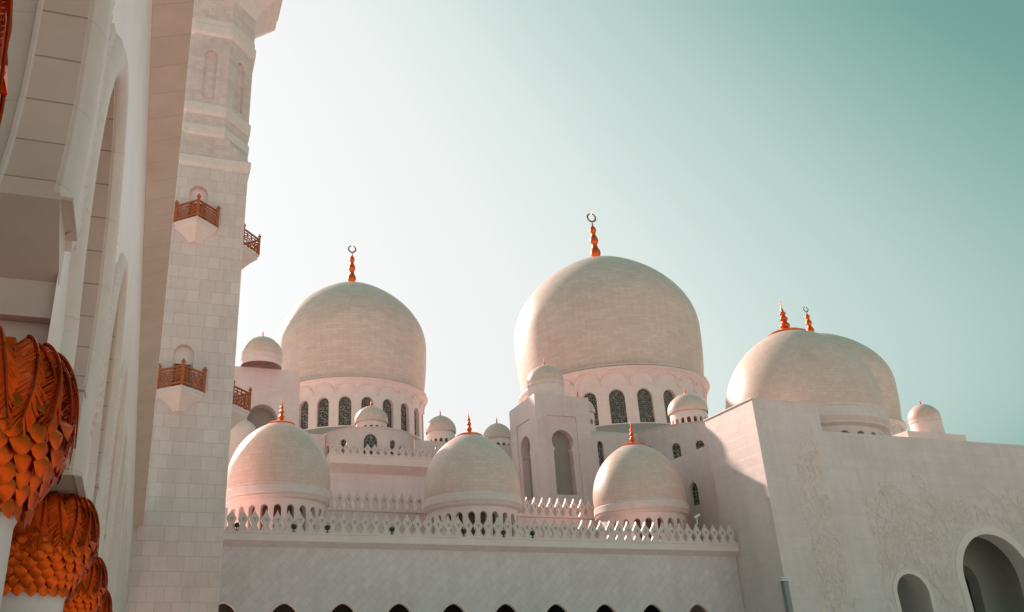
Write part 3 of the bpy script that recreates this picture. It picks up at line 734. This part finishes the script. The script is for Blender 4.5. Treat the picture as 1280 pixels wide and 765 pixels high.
# ------------------------------------------------------------------ carved portal block on the right
PT = thing('portal', 'massive pale portal block with carved flower reliefs and two round arched openings', 'building', (46, 47, -EYE))
PX0, PY0, PZ, PZ2, PX1, PX2 = 35.9, 43.8, 16.15, 14.36, 40.9, 78.0
def jamb_arch(c, hw, zs, n=32):
    a = [(c+hw*1.0*cos(pi*i/n-0*pi), zs+hw*.98*sin(pi*i/n)) for i in range(n+1)]
    return [(c-hw*.985, -EYE+.02), (c+hw*.985, -EYE+.02), (c+hw*.985, zs-1.2)]+a+[(c-hw*.985, zs-1.2)]
big = jamb_arch(52.28, 2.88, 5.33); sml = jamb_arch(45.08, 1.22, 4.40); big2 = jamb_arch(62.6, 2.88, 5.33)
pw = MB()
pw.sheet([(PX0, -EYE), (PX1, -EYE), (PX1, PZ), (PX0, PZ)], [], lambda x, z: (x, PY0, z))
pw.sheet([(PX1, -EYE), (PX2, -EYE), (PX2, PZ2), (PX1, PZ2)], [big, sml, big2], lambda x, z: (x, PY0, z))
for h in (big, sml, big2): pw.strip([(x, PY0+1.0, z) for x, z in h], [(x, PY0, z) for x, z in h], True)
pw.sheet([(-48.9, -EYE), (-PY0, -EYE), (-PY0, PZ), (-48.9, PZ)], [], lambda y, z: (PX0, -y, z))
pw.quad([(PX1, PY0, PZ2), (PX1, 48.9, PZ2), (PX1, 48.9, PZ), (PX1, PY0, PZ)]); pw.quad([(PX0, PY0, PZ-.765), (PX1, PY0, PZ-.765), (PX1, 48.9, PZ-.765), (PX0, 48.9, PZ-.765)])
pw.quad([(PX1, PY0, PZ2-.02), (PX2, PY0, PZ2-.02), (PX2, 60, PZ2-.02), (PX1, 60, PZ2-.02)])
pw.quad([(PX0, 48.9, -EYE), (PX1, 48.9, -EYE), (PX1, 48.9, PZ), (PX0, 48.9, PZ)][::-1])
pw.build('wall', M['wall'], PT)
cp = MB(); cp.box(PX0-.06, PX0+.35, PY0-.05, 48.95, PZ+.002, PZ+.07); cp.box(PX0+.352, PX1+.02, PY0-.05, PY0+.3, PZ+.002, PZ+.07); cp.build('coping', M['trim'], PT)
for h, k in ((big, 'arch_band'), (sml, 'arch_band'), (big2, 'arch_band')):
    m = MB(); arc = h[1:]+h[:1]; w = .52 if h is not sml else .30
    cx = sum(x for x, z in arc)/len(arc); 
    o2 = offset_open(arc, -w)
    pr = [(0.0, -.0), (0.0, -.05), (w*.9, -.06), (w, -.03), (w, 0.0)]
    rows = [[(x, PY0+d, z) for x, z in offset_open(arc, -o)] for o, d in pr]
    for a, b_ in zip(rows, rows[1:]): m.strip(b_, a)
    m.build(k, M['stone'], PT, 30)
iw = MB()      # vestibule behind the openings, with a second arch deeper in
ih = jamb_arch(53.6, 1.15, 5.6, 20)
iw.sheet([(PX1, -EYE), (62, -EYE), (62, 13), (PX1, 13)], [ih], lambda x, z: (x, 47.5, z))
iw.strip([(x, 48.3, z) for x, z in ih], [(x, 47.5, z) for x, z in ih], True)
iw.quad([(PX1, 44.81, 13), (62, 44.81, 13), (62, 47.5, 13), (PX1, 47.5, 13)])
iw.quad([(PX1, 50.5, -EYE), (62, 50.5, -EYE), (62, 50.5, 13), (PX1, 50.5, 13)]); iw.quad([(PX1, 47.5, 13), (62, 47.5, 13), (62, 50.5, 13), (PX1, 50.5, 13)]); iw.quad([(PX1+.01, 44.81, -EYE), (PX1+.01, 50.5, -EYE), (PX1+.01, 50.5, 13), (PX1+.01, 44.81, 13)]); iw.quad([(62, 50.5, -EYE), (62, 44.81, -EYE), (62, 44.81, 13), (62, 50.5, 13)])
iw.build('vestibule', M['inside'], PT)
pd_ = MB(); pd_.box(55.6, 61.4, 50.9, 55.5, PZ2-.01, 17.2); pd_.build('pedestal', M['stone'], PT)
put_merlons(MERY, PT, [(36.75, 44.45+.62*k, PZ-.76) for k in range(7)])
# flower reliefs: vines with leaves and blossoms cut a few centimetres proud of the wall
def relief(x0, x1, z0, z1, n_vines, seed):
    rnd = random.Random(seed); m = MB(); y = PY0
    def leaf(x, z, a, L, w, lift=.03):
        q = [(0, 0), (.35, .5), (.7, .42), (1, 0), (.7, -.42), (.35, -.5)]
        ids = [m.vert(x+L*u*cos(a)-w*v*sin(a), y-.004, z+L*u*sin(a)+w*v*cos(a)) for u, v in q]
        c = m.vert(x+L*.5*cos(a), y-lift, z+L*.5*sin(a))
        for t in range(6): m.face((ids[t], ids[(t+1) % 6], c))
    for _ in range(n_vines):
        x, z = rnd.uniform(x0, x1), rnd.uniform(z0, z0+(z1-z0)*.75); a = rnd.uniform(.7, 2.4); pts = []; turn = rnd.uniform(-.35, .35)
        for k in range(rnd.randint(8, 18)):
            pts.append((x, y-.012, z)); a += turn+rnd.uniform(-.2, .2); turn = max(-.4, min(.4, turn+rnd.uniform(-.12, .12)))
            x += .16*cos(a); z += .16*sin(a)
            if not (x0 < x < x1 and z0 < z < z1): break
            if any((x-hx)**2+(z-hz)**2 < hr*hr or (abs(x-hx) < hr and z < hz) for hx, hz, hr in ((52.28, 5.33, 3.55), (45.08, 4.40, 1.68), (62.6, 5.33, 3.55))): break
            if k % 2: leaf(x, z, a+rnd.choice((-1, 1))*rnd.uniform(.6, 1.2), rnd.uniform(.16, .30), rnd.uniform(.07, .13))
        if len(pts) > 2:
            m.tube(pts, .014, 4)
            px, pz = pts[-1][0], pts[-1][2]; R = rnd.uniform(.12, .26); s = rnd.randint(5, 8)
            for k in range(s): leaf(px, pz, 2*pi*k/s+a, R, R*.62, .045)
    return m
m = relief(38.3, 40.2, 8.5, 14.2, 46, 3); m2 = relief(38.2, 40.6, 1.0, 9.0, 70, 4)
m.build('flower_relief', M['relief'], PT); m2.build('flower_relief', M['relief'], PT)
m = relief(43.0, 60.5, 3.0, 12.2, 520, 5); m.build('flower_relief', M['relief'], PT)

# wall that continues behind the portal block, with one window
SW = thing('side_wall', 'plain sloping-topped side wall with one small arched lattice window, behind the portal block', 'wall', (36.4, 55, -EYE))
win = round_arch(.95, 10.95, 12.55, 8, -51.75)
m = MB(); m.sheet([(-62, -EYE), (-48.92, -EYE), (-48.92, 14.62), (-62, 14.62)], [win], lambda y, z: (36.2, -y, z))
m.strip([(36.45, -y, z) for y, z in win], [(36.2, -y, z) for y, z in win], True)
m.quad([(36.2, 48.92, 14.62), (36.6, 48.92, 14.62), (36.6, 62, 14.62), (36.2, 62, 14.62)][::1]); m.build('wall', M['wall'], SW)
m = MB(); m.sheet(win, [], lambda y, z: (36.42, -y, z)); m.build('window', M['grille'], SW)
SW['label'] = 'plain side wall with one small arched lattice window, joining the portal block'

# ------------------------------------------------------------------ fittings
FL = None
FLX = [(4.77, 'dark ball floodlight among the merlons closest to the minaret'), (7.47, 'dark ball floodlight between merlons in front of the dome nearest the minaret'), (9.37, 'dark ball floodlight between merlons at the right edge of the dome nearest the minaret'),
       (13.18, 'dark ball floodlight between merlons midway between two arcade domes'), (17.56, 'dark ball floodlight between merlons in front of the middle arcade dome'), (20.04, 'dark ball floodlight between merlons at the right edge of the middle arcade dome'), (21.90, 'dark ball floodlight between merlons below the square tower')]
for x, lab in FLX:
    k = round((x-3.78-.305)/.61); x = 3.78+.305+.61*k
    if FL is None:
        f0 = thing('floodlight', lab, 'floodlight', (x, 47.50, 7.742), 'ball floodlights on the arcade parapet'); FL = f0
        m = MB(); m.lathe([(0, 7.90)]+[(.14*sin(pi*i/10), 8.04-.14*cos(pi*i/10)) for i in range(1, 10)]+[(0, 8.18)], (x, 47.50), 14); m.build('lamp_globe', M['dark'], f0, 60)
        m = MB(); m.lathe([(.09, 7.742), (.09, 7.78), (.03, 7.80), (.03, 7.91)], (x, 47.50), 10); m.build('stem', M['dark'], f0, 60)
    else: relabel(copy_tree(FL), lab, (x, 47.50, 7.742))
def white_lamp(at, lab):
    f = thing('lamp', lab, 'lamp', at, 'white roof lamps'); x, y, z = at
    m = MB(); m.bar((x, y, z), (x+.05, y, z+.45), .05); m.build('stem', M['white'], f)
    m = MB(); m.bar((x-.16, y-.05, z+.42), (x+.22, y-.05, z+.62), .16, .12); m.build('lamp_head', M['white'], f)
white_lamp((33.2, 47.62, 8.88), 'tiny white lamp perched on a merlon near the portal wall')
# louvred duct at the portal corner
LD = thing('cable_duct', 'slim louvred duct with a white lamp cap standing at the portal corner', 'duct', (35.72, 43.62, -EYE))
m = MB(); m.box(35.56, 35.86, 43.5, 43.78, -EYE, 5.05)
for k in range(36): m.box(35.525, 35.559, 43.52, 43.76, 5.0-.18*k-.10, 5.0-.18*k)
m.build('casing', M['steel'], LD)
m = MB(); m.box(35.30, 35.98, 43.40, 43.80, 5.06, 5.13); m.box(35.34, 35.94, 43.42, 43.78, 5.20, 5.27); m.box(35.56, 35.66, 43.5, 43.7, 5.13, 5.20); m.build('lamp_cap', M['white'], LD)

# ------------------------------------------------------------------ light
AZ, EL = radians(-17.2), radians(29.8)        # sun bearing from +Y toward +X, height
w = bpy.data.worlds.new('World'); SC.world = w; w.use_nodes = True
nt = w.node_tree; bg = nt.nodes['Background']
sky = nt.nodes.new('ShaderNodeTexSky'); sky.sky_type = 'NISHITA'; sky.sun_disc = False
sky.sun_elevation = EL; sky.sun_rotation = AZ; sky.altitude = 0; sky.air_density = 4.0; sky.dust_density = 2.0; sky.ozone_density = 1.0
EXPO = 1.3
SKY = .08
bg.inputs[1].default_value = SKY
# colour grade of the whole sky by its own brightness: teal where deep, pale where bright
sp = N(nt, 'ShaderNodeSeparateColor'); nt.links.new(sky.outputs[0], sp.inputs[0])
lum = math_node(nt, 'MULTIPLY', sp.outputs[1], .191/3)
gr = ramp(nt, lum, [(v/3, c) for v, c in ((0, (.10, .24, .20)), (.5, (.13, .30, .26)), (.744, (.156, .332, .287)), (.90, (.43, .568, .533)), (1.074, (.65, .727, .705)), (1.23, (.76, .79, .78)), (1.45, (.82, .83, .83)), (2.2, (.90, .90, .90)), (3, (1.2, 1.2, 1.2)))])
sc_ = N(nt, 'ShaderNodeVectorMath', operation='SCALE'); nt.links.new(gr, sc_.inputs[0]); sc_.inputs['Scale'].default_value = 1.12/(SKY*2**EXPO)
nt.links.new(sc_.outputs[0], bg.inputs[0])
sl = bpy.data.lights.new('sun', 'SUN'); sl.energy = 2.9; sl.angle = radians(.6); sl.color = (1, .80, .66)
so = bpy.data.objects.new('sun', sl); COL.objects.link(so)
d = Vector((sin(AZ)*cos(EL), cos(AZ)*cos(EL), sin(EL)))
so.rotation_euler = d.to_track_quat('Z', 'Y').to_euler(); so.location = d*60+Vector((0, 0, 40))

# ------------------------------------------------------------------ camera
cam = bpy.data.cameras.new('camera'); co = bpy.data.objects.new('camera', cam); COL.objects.link(co); SC.camera = co
cam.sensor_width = 36; cam.lens = 1081/1280*36; cam.shift_x = (640-528)/1280; cam.clip_end = 8000; cam.clip_start = .02
yaw, pitch, roll = radians(17.9168), radians(23.6987), radians(-1.45398)
f = Vector((sin(yaw)*cos(pitch), cos(yaw)*cos(pitch), sin(pitch))); r = Vector((cos(yaw), -sin(yaw), 0)); u = r.cross(f)
r2 = r*cos(roll)+u*sin(roll); u2 = -r*sin(roll)+u*cos(roll)
from mathutils import Matrix
co.matrix_world = Matrix(((r2.x, u2.x, -f.x, 0), (r2.y, u2.y, -f.y, 0), (r2.z, u2.z, -f.z, EYE), (0, 0, 0, 1)))
SC.view_settings.view_transform = 'Standard'; SC.view_settings.look = 'None'; SC.view_settings.exposure = EXPO; SC.view_settings.gamma = 1
SC.render.film_transparent = False
for o in bpy.data.objects:
    if '_at' in o: del o['_at']
